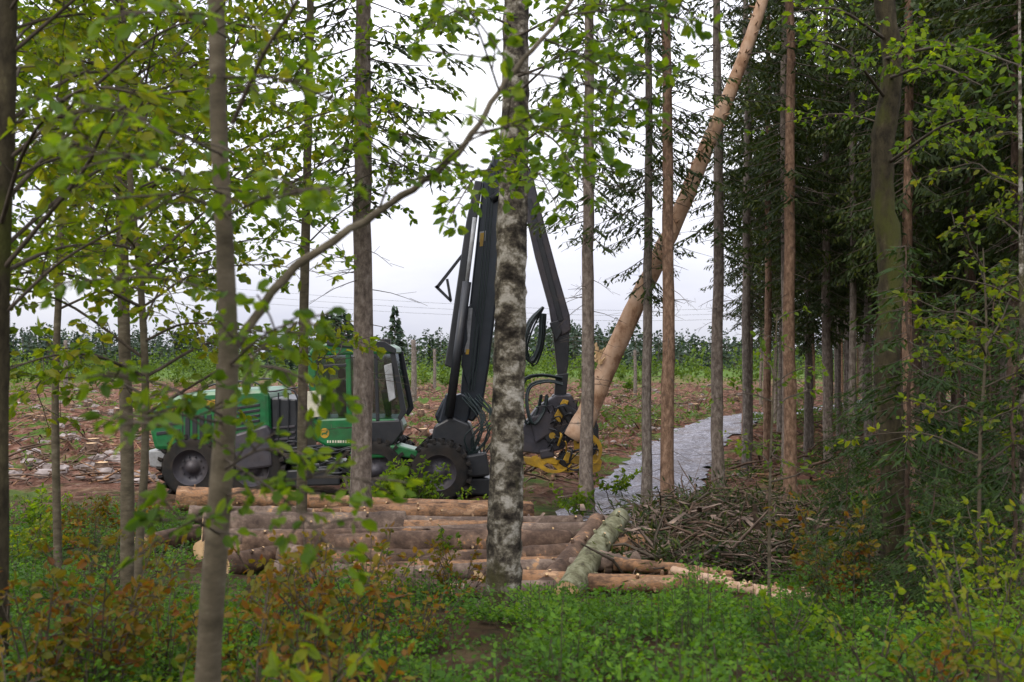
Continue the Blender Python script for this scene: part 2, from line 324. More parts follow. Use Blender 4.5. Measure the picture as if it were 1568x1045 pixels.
decid('birch_sapling',[gz(1566,9),W(1566,700,9),W(1564,450,9),W(1562,200,9),W(1560,-100,9)],[.03,.027,.022,.016,.008],12,3,5.5,1.0,.35,.065,[M_birch,M_leafY,M_twig])
decid('rowan_sapling',[gz(1178,10),W(1178,800,10),W(1182,640,10),W(1190,480,10)],[.020,.016,.011,.005],9,2.0,3.8,.8,.3,.06,LM)
decid('rowan_sapling',[gz(1500,9),W(1500,700,9),W(1510,520,9),W(1505,380,9)],[.018,.016,.011,.005],13,2.2,4.3,1.1,.35,.07,LY)
# ---------------------------------------------------------------- spruces
def spruce_mesh(h,r,crown,dead,live,blen,seed,needle=M_needle,low=0.9,strip=.045,sparse=1.0,dlen=1.3,tw=.09,droop=0):
    global rng
    rng=np.random.default_rng(seed); random.seed(seed)
    mb=MB(); n=40; t=np.linspace(0,1,n)
    P=np.column_stack([np.cumsum(rng.normal(size=n))*.012,np.cumsum(rng.normal(size=n))*.012,t*h-.15]); P[:,:2]-=P[0,:2]
    rad=r*(1-t)**.75*1.0+.008; rad[0]*=1.35; rad[1]*=1.1
    tube(mb,P,rad,12,0,.03)
    def at(z): 
        f=np.clip((z+.15)/h,0,1)*(n-1); i=min(int(f),n-2); return P[i]+(P[i+1]-P[i])*(f-i)
    for k in range(int(dead*(crown-low))):
        z=random.uniform(low,crown+2); a=random.uniform(0,6.283); l=dlen*random.uniform(.12,1)**1.4*(.5+.5*min(1,z/crown))
        d=V(math.cos(a),math.sin(a),random.uniform(-.35,.2)); p=at(z)
        q=smooth_path([p,p+d*l*.5+V(0,0,-.03),p+d*l+V(0,0,-.18*l)],5); tube(mb,q,np.linspace(.010,.003,5),3,2)
        for m in range(int(l*4)):
            s=random.uniform(.3,1); pp=p+d*l*s+V(0,0,-.15*l*s*s); dd=norm(d+rng.normal(size=3)*.7); tube(mb,[pp,pp+dd*.3*random.uniform(.4,1)],.003,3,2)
    nl=int(live*(h-crown)); pos=[];dr=[];Ls=[];at_=[]
    for k in range(nl):
        z=crown+(h-crown)*((k+random.random())/nl)**1.1; tt=(z-crown)/(h-crown)
        a=random.uniform(0,6.283); l=(blen*(1-tt)**.8*min(1,.55+tt*3)+.15)*random.uniform(.6,1.15)
        d=V(math.cos(a),math.sin(a),.15-.35*(1-tt)-droop+random.uniform(-.1,.1)); p=at(z)
        q=smooth_path([p,p+d*l*.5+V(0,0,-.10*l),p+d*l+V(0,0,-.12*l)],7); tube(mb,q,np.linspace(.014,.003,7)*(1 if h>10 else .5),3,2)
        sd=V(-math.sin(a),math.cos(a),0); m=int(l/tw)
        for i in range(m):
            s=(i+.5)/m
            if s<.12 or random.random()>sparse: continue
            f=s*6; ii=min(int(f),5); pp=q[ii]+(q[ii+1]-q[ii])*(f-ii); sg=1 if i%2 else -1
            tl=(.18+.5*l*.35*(1-s))*random.uniform(.7,1.3); td=norm(norm(d)*.65+sd*sg*.8+V(0,0,-.35-.5*random.random()))
            ns=max(2,int(tl/.075)); u=(np.arange(ns)+.3)/ns
            bp=pp+td*tl*u[:,None]
            pos.append(bp); x=np.where(np.arange(ns)%2==0,1,-1)[:,None]
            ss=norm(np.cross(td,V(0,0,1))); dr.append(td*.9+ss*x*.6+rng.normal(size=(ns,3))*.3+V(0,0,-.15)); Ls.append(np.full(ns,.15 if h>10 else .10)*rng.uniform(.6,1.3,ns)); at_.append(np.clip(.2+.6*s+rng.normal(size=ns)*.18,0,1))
            pos.append(pp[None]); dr.append(td[None]); Ls.append(np.array([tl*1.05])); at_.append(np.array([.4]))
    pos=np.concatenate(pos);dr=np.concatenate(dr);Ls=np.concatenate(Ls)
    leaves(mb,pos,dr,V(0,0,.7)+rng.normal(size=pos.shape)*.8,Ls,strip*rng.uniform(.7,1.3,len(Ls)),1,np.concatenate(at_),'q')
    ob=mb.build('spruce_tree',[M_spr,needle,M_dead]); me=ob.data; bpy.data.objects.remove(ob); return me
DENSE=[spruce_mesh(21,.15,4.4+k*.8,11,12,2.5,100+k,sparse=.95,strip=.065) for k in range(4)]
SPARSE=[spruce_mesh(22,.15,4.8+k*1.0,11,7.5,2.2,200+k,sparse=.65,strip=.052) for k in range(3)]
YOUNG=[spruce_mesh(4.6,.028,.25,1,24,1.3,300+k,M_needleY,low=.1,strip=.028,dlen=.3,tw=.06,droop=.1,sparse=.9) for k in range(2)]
rng=np.random.default_rng(11); random.seed(11)
def put(me,name,x,y,s=1,sz=None,rz=None,lean=(0,0),col=(1,1,1)):
    o=bpy.data.objects.new(name,me); S.collection.objects.link(o)
    o.location=(x,y,float(H(x,y))-.02); o.scale=(s,s,sz or s); o.rotation_euler=(lean[0],lean[1],random.uniform(0,6.28) if rz is None else rz)
    o.color=(*col,1); return o
GREY=(.95,.94,.93); ORG=(1.15,.85,.66); DRK=(.5,.40,.34); LT=(1.1,1.05,1.0)
key=[(555,18,1.25,'S',LT,0),(899,21,.95,'S',LT,.005),(990,22,.75,'S',GREY,0),(1022,21,.95,'S',ORG,.004),(1100,24,1.0,'S',LT,0),(1143,29,.9,'S',GREY,0),(1175,31,.8,'D',ORG,0),
(1209,23.5,1.0,'S',ORG,0),(1268,29,.9,'D',LT,0),(1300,33,.85,'D',GREY,0),(1328,30,.8,'D',GREY,0),(1390,19,.7,'D',ORG,0),(1492,20,.8,'D',DRK,0),(1440,24,.85,'D',DRK,0),(1530,23,.9,'D',DRK,0),(1548,17,.75,'D',DRK,0),(1240,36,.9,'D',GREY,0),(1195,40,.9,'D',GREY,0),(1420,31,.85,'D',GREY,0),(1640,14,1,'D',DRK,0),(1660,18,1,'D',DRK,0)]  # last two stand out of frame, added to shade the right-hand forest
pts=[]
for u,d,s,kd,c,l in key:
    x=X(u,d); pts.append((x,d)); me=random.choice(SPARSE if kd=='S' else DENSE)
    put(me,'spruce_tree',x,d,s,sz=random.uniform(.95,1.1),lean=(0,l),col=c)
tries=0;cnt=0
while cnt<200 and tries<16000:
    tries+=1; d=random.uniform(24,80) if random.random()<.85 else random.uniform(14,30)
    u=random.uniform(1130+max(0,(d-45))*1.0,1900); x=X(u,d)  # bearings past the right frame edge add unseen spruces for shade
    if u<1400 and d<25: continue
    if d<19 and u<1600: continue
    if min((x-a)**2+(d-b)**2 for a,b in pts)<1.4**2: continue
    if roaddist(np.array([x]),np.array([d]))[0]<2.2: continue
    if u<1260 and random.random()<.4: continue
    pts.append((x,d)); cnt+=1; c=random.choice([GREY,ORG,GREY,LT,GREY]) if (d>26 and u<1450) else random.choice([DRK,DRK,GREY])
    put(random.choice(DENSE if u>1210 else DENSE[1:3]+SPARSE),'spruce_tree',x,d,random.uniform(.5,.9),sz=random.uniform(.85,1.1),col=c)
for u,d,s,sz in [(1385,10.5,.9,.86),(1480,11.5,.85,.8),(1300,12.5,.5,.5),(1550,9,.65,.6),(1050,5.7,.13,.2),(1440,14,.8,.85),(1620,10,1,1),(140,12.5,.35,.22),(1255,8,.22,.22),(1420,8.2,.4,.3),(1330,9,.3,.25),(1350,16,.8,.8),(1510,15,.9,1.0),(1290,20,.7,.6)]:
    put(random.choice(YOUNG),'young_spruce_tree',X(u,d),d,s,sz,col=DRK)
# ---------------------------------------------------------------- leaning tree held by the harvester
mb=MB(); P=smooth_path([W(880,672,22.6),W(905,622,22.6),W(930,562,22.6),W(972,470,22.6),W(1007,398,22.6),W(1056,290,22.6),W(1084,220,22.6),W(1130,110,22.6),W(1165,10,22.6),W(1200,-110,22.6),W(1290,-420,22.6)],70)
P+=rng.normal(size=P.shape)*.006
tube(mb,P,np.interp(np.linspace(0,1,70),[0,.1,.35,.6,1],[.27,.235,.20,.165,.09]),18,0,.025,caps=1)
for k in range(90):
    i=random.randint(10,66); a=random.uniform(0,6.28); p=P[i]; d=norm(V(math.cos(a),math.sin(a),.2)); r=.20
    tube(mb,[p+d*.12,p+d*(r+random.uniform(.02,.12))],[.022,.012],5,0)
for k in range(9):
    i=random.randint(40,66); a=random.uniform(0,6.28); d=norm(V(math.cos(a),math.sin(a)*.6,-.1)); l=random.uniform(.5,1.5); tube(mb,smooth_path([P[i],P[i]+d*l*.5,P[i]+d*l+V(0,0,-.2)],5),[.016,.012,.009,.006,.004],4,2)
for k in range(10):
    q=W(916+random.uniform(-5,5),552+random.uniform(-16,16),22.38); tube(mb,[q,q+V(random.uniform(-.1,.15),-.04,random.uniform(.1,.3))],[.05,.015],5,1)
mb.build('felled_spruce_tree',[M_peel,M_cut,M_dead])
# ---------------------------------------------------------------- harvester
HD=23.5
def hx(u): return (u-784)*HD/F
def hz(v): return CAMZ-(v-540)*HD/F
harv=bpy.data.objects.new('forest_harvester',None); S.collection.objects.link(harv)
def bev(o,w=.03,seg=2):
    m=o.modifiers.new('b','BEVEL'); m.width=w; m.segments=seg; m.limit_method='ANGLE'; m.angle_limit=.6; return o
def prism(mb,prof,y0,y1,mat=0):
    p=np.array([(hx(a),hz(b)) for a,b in prof]); n=len(p)
    A=np.column_stack([p[:,0],np.full(n,y0),p[:,1]]); B=np.column_stack([p[:,0],np.full(n,y1),p[:,1]])
    off=mb.n; k=np.arange(n); k2=(k+1)%n
    mb.add(np.vstack([A,B]),np.stack([k,k2,k2+n,k+n],1),mat,False)
    mb.more([list(range(n))[::-1]],off,mat,False); mb.more([list(range(n,2*n))],off,mat,False)
def part(name,items,mats,b=.03):
    mb=MB()
    for it in items: prism(mb,*it)
    o=mb.build(name,mats,parent=harv)
    bm=bmesh.new(); bm.from_mesh(o.data); bmesh.ops.recalc_face_normals(bm,faces=bm.faces); bm.to_mesh(o.data); bm.free()
    return bev(o,b) if b else o
Y0,Y1=HD,HD+2.5
part('engine_hood',[([(229,662),(233,628),(246,612),(300,600),(400,596),(412,602),(414,664),(380,690),(236,690)],Y0,Y1)],[M_green],.10)
part('hood_stripe',[([(252,637),(256,628),(306,615),(345,610),(345,617),(306,623)],Y0-.012,Y0+.05)],[M_yel],.004)
part('hood_grille',[([(284+q*11,640-q*1.5),(291+q*11,639-q*1.5),(291+q*11,676),(284+q*11,678)],Y0-.02,Y0+.06) for q in range(5)]+[([(352,625+q*8),(398,618+q*8),(398,622+q*8),(352,629+q*8)],Y0-.02,Y0+.05) for q in range(5)]+[([(240,650),(276,645),(276,650),(240,655)],Y0-.02,Y0+.05),([(240,662),(276,657),(276,662),(240,667)],Y0-.02,Y0+.05)],[M_blk],.006)
part('hood_seams',[([(279,610),(281,610),(281,688),(279,688)],Y0-.006,Y0+.02),([(347,600),(349,600),(349,688),(347,688)],Y0-.006,Y0+.02)],[M_blk],0)
part('rear_bumper',[([(224,690),(262,690),(258,722),(226,716)],Y0+.1,Y1-.1)],[M_sil],.05)
part('chassis',[([(236,692),(420,692),(450,716),(640,712),(650,738),(240,735)],Y0+.55,Y1-.55),([(412,610),(452,612),(456,700),(380,706),(384,694),(414,668)],Y0+.15,Y1-.2),([(420,722),(520,716),(520,744),(425,746)],Y0+.05,Y0+.6)],[M_blk],.04)
part('fuel_tank',[([(360,665),(410,650),(416,662),(418,715),(362,722)],Y0-.08,Y0+.5)],[M_gry],.06)
part('side_vent',[([(416,655+q*9),(450,652+q*9),(450,655+q*9),(416,658+q*9)],Y0+.1,Y0+.2) for q in range(6)],[M_gry],.004)
mb=MB()
for yy in (Y0+.1,Y1-.2):
    tube(mb,smooth_path([V(hx(300),yy,hz(602)),V(hx(330),yy,hz(588)),V(hx(385),yy,hz(585)),V(hx(410),yy,hz(600)),V(hx(452),yy,hz(603)),V(hx(456),yy,hz(690))],24),.022,8,0)
for u in (425,440): tube(mb,[V(hx(u),Y0+.1,hz(602)),V(hx(u),Y0+.1,hz(690))],.018,6,0)
tube(mb,smooth_path([V(hx(365),Y0+.9,hz(600)),V(hx(366),Y0+.9,hz(572)),V(hx(378),Y0+.9,hz(566))],10),.06,10,0)
for q in range(40):
    a=(430+random.uniform(-15,90),705+random.uniform(-18,20)); tube(mb,smooth_path([V(hx(a[0]),Y0+.2,hz(a[1])),V(hx(a[0]+25),Y0+.05,hz(a[1]+random.uniform(-16,8))),V(hx(a[0]+60),Y0+.2,hz(a[1]+random.uniform(-8,12)))],8),random.choice([.015,.022,.035]),6,0)
mb.build('handrails_and_pipes',[M_blk],parent=harv)
def wheel(name,u,v,y,R=.72,w=.62,rim=M_gry):
    c=V(hx(u),y,hz(v)); mb=MB(); pr=[(.42,0),(.52,.02),(.62,.0),(.69,.04),(.71,.14),(.72,w/2),(.71,w-.14),(.69,w-.04),(.62,w),(.42,w)]
    n=36; th=np.linspace(0,2*math.pi,n,endpoint=False)
    v_=np.array([[(c[0]+r*R/.72*math.cos(t),c[1]+q,c[2]+r*R/.72*math.sin(t)) for t in th] for r,q in pr])
    m=len(pr); i=np.arange(m-1)[:,None]*n; j=np.arange(n)[None,:]
    mb.add(v_.reshape(-1,3),np.stack([i+j,i+(j+1)%n,i+n+(j+1)%n,i+n+j],-1).reshape(-1,4),0)
    for k in range(22):
        for sgn in (0,1):
            a=k*2*math.pi/22+sgn*.14; q0=0.0 if sgn==0 else w/2; q1=w/2 if sgn==0 else w
            a2=a+(.16 if sgn==0 else -.16); pts_=[]
            for (aa,yy) in ((a,q0),(a2,q1)):
                for rr in (.68,.79):
                    for da in (-.045,.045): pts_.append((c[0]+rr*R/.72*math.cos(aa+da),c[1]+yy,c[2]+rr*R/.72*math.sin(aa+da)))
            mb.add(pts_,[[0,1,3,2],[4,6,7,5],[0,2,6,4],[1,5,7,3],[2,3,7,6],[0,4,5,1]],0,False)
    pr=[(.43,0.02),(.40,.05),(.36,.16),(.16,.18),(.14,.06),(.0,.05)]
    v_=np.array([[(c[0]+r*R/.72*math.cos(t),c[1]+q,c[2]+r*R/.72*math.sin(t)) for t in th] for r,q in pr]); m=len(pr); i=np.arange(m-1)[:,None]*n
    mb.add(v_.reshape(-1,3),np.stack([i+j,i+(j+1)%n,i+n+(j+1)%n,i+n+j],-1).reshape(-1,4),1)
    for k in range(10):
        a=k*.628; q=c+V(math.cos(a)*.25,.15,math.sin(a)*.25); tube(mb,[q,q-V(0,.04,0)],.02,6,1,caps=1)
    mb.build(name,[M_rub,rim],parent=harv)
for q,(u,v,y) in enumerate([(292,716,Y0-.05),(386,718,Y0-.05),(575,722,Y0-.05),(672,724,Y0-.05),(292,716,Y1-.5),(386,718,Y1-.5),(575,722,Y1-.5),(672,724,Y1-.5)]): wheel('wheel_%d'%(q+1),u,v,y)
part('front_fender',[([(530,700),(545,684),(610,682),(640,690),(640,703),(612,700),(545,703)],Y0-.02,Y0+.7)],[M_green],.04)
CY0,CY1=Y0+.1,Y0+1.9
part('cab_lower_panel',[([(474,642),(538,640),(604,642),(612,660),(596,684),(500,686),(482,676)],CY0,CY1)],[M_green],.06)
part('cab_base',[([(560,646),(612,644),(616,662),(596,688),(560,688)],CY0-.03,CY0+.4),([(480,686),(600,686),(590,700),(500,700)],CY0+.1,CY1-.1)],[M_blk],.03)
part('cab_roof',[([(472,540),(480,530),(500,526),(590,527),(600,532),(602,542),(474,545)],CY0-.04,CY1+.04)],[M_green],.05)
part('roof_guard',[([(500,522),(588,523),(606,534),(606,542),(592,538),(500,529)],CY0-.08,CY0+.02),([(540,518),(552,518),(552,524),(540,524)],CY0+.1,CY0+.3),([(582,519),(596,519),(596,528),(582,528)],CY0+.1,CY0+.3)],[M_blk],.01)
part('cab_pillars',[([(470,542),(482,542),(484,645),(474,645)],yy,yy+.1) for yy in (CY0-.02,CY1-.08)]+[([(528,542),(536,542),(538,645),(530,645)],yy,yy+.09) for yy in (CY0-.02,CY1-.08)],[M_green],.02)
part('cab_front_frame',[([(596,538),(604,538),(622,632),(612,646),(608,640),(613,630)],yy,yy+.08) for yy in (CY0-.03,CY1-.06)]+[([(572,542),(577,542),(580,645),(575,645)],yy,yy+.07) for yy in (CY0-.02,CY1-.06)]+[([(484,560),(530,557),(530,562),(484,565)],CY0-.02,CY0+.03)],[M_blk],.01)
mb=MB()
def quad(a,b,c,d): mb.add([a,b,c,d],[[0,1,2,3]],0,False)
for yy in (CY0+.03,CY1-.03): 
    p=[V(hx(a),yy,hz(b)) for a,b in [(476,642),(608,642),(616,630),(600,540),(476,542)]]; mb.add(p,[[0,1,2,3,4]],0,False)
quad(V(hx(600),CY0+.05,hz(540)),V(hx(600),CY1-.05,hz(540)),V(hx(616),CY1-.05,hz(630)),V(hx(616),CY0+.05,hz(630)))
quad(V(hx(476),CY0+.05,hz(542)),V(hx(476),CY1-.05,hz(542)),V(hx(476),CY1-.05,hz(642)),V(hx(476),CY0+.05,hz(642)))
mb.build('cab_windows',[M_glass],parent=harv)
part('operator_seat',[([(505,585),(520,582),(526,625),(556,628),(556,640),(510,642)],CY0+.55,CY0+1.15),([(507,566),(519,565),(520,580),(508,582)],CY0+.7,CY0+1.0),([(575,600),(590,598),(592,642),(583,642)],CY0+.8,CY0+1.0)],[M_blk],.05)
part('white_side_panel',[([(469,600),(491,598),(492,638),(470,641)],CY0-.08,CY0-.03)],[M_wht],.01)
part('side_mirror',[([(588,560),(600,556),(606,610),(596,616)],CY0-.14,CY0-.09)],[M_sil],.02)
mb=MB()
c=V(hx(496),CY0-.008,hz(664)); th=np.linspace(0,6.283,22)[:-1]
mb.add([c]+[c+V(math.cos(t)*.11,0,math.sin(t)*.12) for t in th],[[0,q+1,(q+1)%21+1] for q in range(21)],0,False)
c=c-V(0,.004,0)
mb.add([c+V(a*.09,0,b*.09) for a,b in [(-.8,-.2),(-.4,.1),(.3,.15),(.6,.7),(.9,.8),(.8,.2),(.5,-.1),(.8,-.6),(.3,-.3),(-.3,-.3),(-.7,-.7)]],[list(range(11))],1,False)
for k,w in enumerate([.035,.03,.035,.035,.05,.035,.035,.03,.035]):
    a=V(hx(512)-.19+k*.062,CY0-.006,hz(679)); mb.add([a,a+V(w,0,0),a+V(w,0,.06),a+V(0,0,.06)],[[0,1,2,3]],2,False)
mb.build('cab_badge',[M_yel,M_green,M_wht],parent=harv)
CY=Y0+.9
part('crane_base',[([(654,700),(662,655),(690,640),(718,652),(728,690),(742,712),(742,735),(645,735),(646,708)],CY-.45,CY+.45),([(646,688),(668,684),(676,700),(672,728),(650,728)],CY-.7,CY-.4),([(708,700),(744,694),(750,730),(712,734)],CY-.75,CY-.4),([(640,735),(750,735),(752,762),(644,762)],CY-.6,CY+.6)],[M_blk],.05)
part('crane_pillar',[([(662,640),(676,612),(706,604),(722,612),(716,645),(700,672),(676,668)],CY-.28,CY+.28),([(668,650),(680,604),(690,604),(684,655)],CY-.4,CY-.3)],[M_blu],.05)
part('main_boom',[([(700,640),(706,560),(726,380),(738,262),(752,236),(772,228),(778,240),(770,300),(764,420),(748,560),(736,632),(722,650)],CY-.2,CY+.2)],[M_blu],.05)
part('main_boom_plate',[([(704,560),(712,470),(722,462),(733,500),(728,560),(716,600)],CY-.24,CY-.203),([(688,540),(700,440),(712,432),(714,520),(700,560)],CY-.3,CY-.24)],[M_blu],.02)
part('parallel_link',[([(678,560),(685,520),(712,335),(726,270),(738,272),(728,340),(702,540),(692,566)],CY-.36,CY-.22)],[M_blk],.03)
part('boom_stripes',[([(716,470),(722,470),(716,540),(709,540)],CY-.262,CY-.242),([(733,350),(743,348),(742,364),(732,366)],CY-.212,CY-.2)],[M_sil],.002)
part('boom_bracket',[([(662,437),(666,434),(704,386),(708,388),(668,440)],CY-.3,CY-.26),([(662,437),(666,434),(690,458),(688,462)],CY-.3,CY-.26),([(680,425),(684,424),(690,458),(686,460)],CY-.3,CY-.26)],[M_blk],.004)
part('boom_marks',[([(734,352),(741,351),(740,372),(733,373)],CY-.216,CY-.213),([(712,535),(717,535),(716,543),(711,543)],CY-.268,CY-.264)],[M_yel],0)
mb=MB()
def cyl(a,b,r0,mat=0,y=0,sd=14): tube(mb,[V(hx(a[0]),CY+y,hz(a[1])),V(hx(b[0]),CY+y,hz(b[1]))],r0,sd,mat,caps=mat)
cyl((686,640),(714,430),.11,0,-.5); cyl((714,430),(726,330),.05,1,-.5)
cyl((752,300),(806,262),.09,0,-.3); cyl((752,236),(790,236),.12,0,0)
mb.build('hydraulic_cylinders',[M_blk,M_sil],parent=harv)
part('crane_elbow',[([(748,244),(756,228),(786,222),(806,236),(816,268),(800,282),(780,262),(764,262)],CY-.24,CY+.24)],[M_blu],.05)
SY=CY-.35
part('stick_boom',[([(784,244),(800,232),(816,262),(832,330),(856,420),(874,482),(876,506),(862,514),(848,512),(842,470),(820,390),(800,300)],SY-.17,SY+.17)],[M_gry],.035)
part('stick_rail',[([(806,300),(814,300),(864,490),(856,492)],SY-.2,SY-.172)],[M_blk],.01)
part('stick_extension',[([(848,512),(874,506),(872,560),(868,580),(856,582),(852,545)],SY-.11,SY+.11),([(842,494),(856,490),(862,508),(852,524)],SY-.24,SY-.175),([(852,575),(872,572),(868,612),(850,612)],SY-.16,SY+.16)],[M_blk],.02)
mb=MB()
for k in range(9):
    o_=random.uniform(-5,5); yy=SY-.25-.04*k+.1
    tube(mb,smooth_path([V(hx(832+o_*.3),yy,hz(470)),V(hx(812+o_),yy-.1,hz(498+o_)),V(hx(803+o_),yy-.1,hz(535)),V(hx(814+o_),yy,hz(556+o_)),V(hx(828+o_),yy,hz(530)),V(hx(832+o_),yy,hz(480))],18),.024,7,0)
for k in range(8):
    o_=random.uniform(-6,6); yy=SY-.5+.07*k
    tube(mb,smooth_path([V(hx(862),yy,hz(585+o_)),V(hx(835+o_),yy,hz(580+o_)),V(hx(808+o_),yy,hz(588+o_)),V(hx(803+o_),yy-.05,hz(620)),V(hx(812+o_),yy-.1,hz(650)),V(hx(828+o_),yy,hz(632)),V(hx(834+o_),yy,hz(606))],20),.027,7,0)
for k in range(14):
    a=random.uniform(700,735); tube(mb,smooth_path([V(hx(a),CY-.5,hz(610+random.uniform(-8,8))),V(hx(a+25),CY-.6,hz(640)),V(hx(a+random.uniform(-8,35)),CY-.6,hz(670)),V(hx(a+5),CY-.5,hz(705))],12),.018,6,0)
for k in range(3):
    tube(mb,smooth_path([V(hx(716+k*4),CY-.27,hz(600)),V(hx(735+k*5),CY-.27,hz(420)),V(hx(748+k*4),CY-.27,hz(260))],10),.014,6,0)
mb.build('hydraulic_hoses',[M_hose],parent=harv)
HY=SY
part('head_frame',[([(800,655),(822,626),(852,606),(876,606),(888,628),(884,665),(862,690),(830,698),(800,694)],HY-.35,HY+.35),([(812,640),(846,628),(852,660),(820,680)],HY-.46,HY-.35),([(826,690),(846,686),(850,700),(828,704)],HY-.55,HY-.3)],[M_gry],.04)
part('head_rotator',[([(846,606),(876,604),(878,622),(846,624)],HY-.2,HY+.2),([(852,622),(866,618),(900,640),(896,654),(870,650)],HY-.5,HY-.36)],[M_blk],.05)
part('head_yellow_frame',[([(800,700),(822,703),(840,698),(858,706),(852,713),(838,710),(826,718),(806,712)],HY-.5,HY-.3),([(896,700),(914,696),(923,708),(920,722),(906,728),(892,720)],HY-.4,HY+.1),([(848,640),(862,612),(872,614),(858,650)],HY-.42,HY-.36),([(876,640),(884,640),(892,690),(880,694)],HY-.45,HY-.39),([(868,692),(890,700),(886,712),(862,706)],HY-.5,HY-.35)],[M_yel],.02)
mb=MB()
def arc(cu,cv,R0,a0,a1,w,y,mat,th=.05):
    n=14; A=np.linspace(a0,a1,n); c=(hx(cu),hz(cv)); v_=[]
    for k,a in enumerate(A):
        ww=w*(1-.8*k/(n-1))
        for rr in (R0-ww/2,R0+ww/2):
            for yy in (y,y+th): v_.append((c[0]+rr*math.cos(a),yy,c[1]+rr*math.sin(a)))
    f=[]
    for k in range(n-1):
        b=k*4; f+=[[b,b+2,b+6,b+4],[b+1,b+5,b+7,b+3],[b+2,b+3,b+7,b+6],[b,b+4,b+5,b+1]]
    mb.add(v_,f,mat,False); mb.more([[0,1,3,2]],mb.n-4*n,mat,False)
arc(888,676,.42,2.6,-.9,.16,HY-.52,0); arc(884,690,.48,2.4,-1.2,.14,HY-.2,1); arc(892,664,.40,1.9,-1.6,.15,HY+.15,0); arc(872,694,.42,3.6,5.9,.16,HY-.45,1); arc(893,655,.33,2.2,-.7,.12,HY-.35,0)
arc(850,690,.5,3.4,5.6,.14,HY-.56,1); arc(896,690,.36,1.2,-1.9,.12,HY-.6,1); arc(880,700,.3,.6,-2.4,.1,HY-.66,0)
for (u,v) in ((878,664),(902,690),(846,668),(868,705)):
    c=V(hx(u),HY-.44,hz(v)); tube(mb,[c,c+V(0,.5,0)],.17,16,0,caps=0)
    for k in range(12):
        for q in range(4):
            a=k*.5236+q*.2; tube(mb,[c+V(math.cos(a)*.16,.06+q*.12,math.sin(a)*.16),c+V(math.cos(a)*.21,.06+q*.12,math.sin(a)*.21)],[.022,.01],4,0)
    tube(mb,[c-V(0,.03,0),c],.08,12,1,caps=1)
for k in range(30):
    a=V(hx(random.uniform(835,905)),HY-.52,hz(random.uniform(620,705))); b=a+V(random.uniform(-.35,.35),random.uniform(-.1,.1),random.uniform(-.35,.15)); tube(mb,smooth_path([a,(a+b)/2+V(.05,-.12,.1),b],8),random.choice([.014,.02,.03]),6,random.choice([0,0,0,0,1]))
mb.build('grapple_knives_and_rollers',[M_blk,M_yel],parent=harv)
# ---------------------------------------------------------------- logs
def log(a,b,r0,r1,mt,name='log'):
    mb=MB(); n=26; t=np.linspace(0,1,n)[:,None]; P=a*(1-t)+b*t; mid=norm(rng.normal(size=3))*.05*np.linalg.norm(b-a)/4
    P=P+mid*np.sin(t*math.pi); org=(a+b)/2
    tube(mb,P-org,np.linspace(r0,r1,n),18,0,.03,caps=1)
    for k in range(8):
        i=random.randint(1,n-2); th=random.uniform(0,6.28); ax=norm(b-a); s1=norm(np.cross(ax,V(0,0,1))); s2=np.cross(ax,s1); d=s1*math.cos(th)+s2*math.sin(th)
        tube(mb,[P[i]-org+d*r0*.7,P[i]-org+d*(r0+.04)],[.03,.02],5,0,caps=1)
    mb.build(name,[mt,M_cut],loc=tuple(org))
L=[((272,764),20.0,(480,768),20.5,.25,.20,M_logB),((478,768),20.2,(812,778),19.0,.15,.13,M_logB),((522,792),17.6,(815,781),18.4,.17,.15,M_logB),
((310,808),16.0,(620,802),17,.27,.22,M_logG),((430,790),18.5,(770,800),18.8,.17,.15,M_logG),((600,803),17,(890,800),17.6,.15,.13,M_logG),((372,834),14.8,(760,825),15.6,.21,.17,M_logA),((512,842),14.2,(872,830),14.9,.22,.18,M_logA),
((560,826),15.4,(930,812),16.0,.16,.13,M_logG),((540,878),12.6,(905,860),13.4,.14,.12,M_logB),((640,870),13.2,(985,838),14.5,.15,.12,M_logA),((600,884),12.5,(935,862),13.2,.12,.10,M_logG),((560,896),12.3,(800,900),12.3,.11,.09,M_logA),((800,888),12.5,(1120,895),12.4,.13,.10,M_logB),
((828,912),12.2,(915,798),14.8,.16,.13,M_logA),((868,912),12.0,(950,792),14.8,.17,.14,M_logM),((940,864),13,(1122,882),12.7,.09,.06,M_logB),((900,845),13.8,(980,832),14.4,.14,.13,M_logB),
((480,792),18.3,(700,778),19.2,.16,.14,M_logB),((290,788),18.0,(470,786),18.4,.16,.14,M_logG),((700,858),13.8,(880,850),14,.13,.12,M_logA),((1112,898),11.8,(1280,922),11.2,.07,.05,M_peel),((1160,908),11.5,(1268,940),10.9,.06,.04,M_peel),((1030,874),12.6,(1122,892),12.0,.06,.05,M_peel),((1180,902),11.9,(1275,915),11.7,.05,.04,M_logB),
((430,850),14.4,(600,862),14.0,.17,.15,M_logG),((420,875),13.3,(640,886),12.9,.14,.13,M_logG),((480,858),13.9,(830,856),14.2,.16,.13,M_logA),((350,850),14.9,(520,856),14.5,.17,.15,M_logA),((690,905),11.9,(850,900),12.2,.10,.09,M_logG),((620,812),16.4,(880,818),16.2,.17,.15,M_logB),((920,868),13.2,(975,856),13.4,.13,.12,M_logG),((330,826),15.8,(500,826),16,.18,.16,M_logG)]
for a,da,b,db,r0,r1,m in L: log(W(a[0],a[1],da),W(b[0],b[1],db),r0,r1,m)
for (u,d,r) in [(420,17.2,.2),(600,16.2,.2),(740,15.8,.18),(820,14,.15),(560,19,.2),(460,15,.17),(330,17.5,.18)]:
    x=X(u,d); log(V(x-.8,d-1.4,float(H(x-.8,d-1.4))+r*.6),V(x+.5,d+1.6,float(H(x+.5,d+1.6))+r*.8),r,r*.85,M_logA)
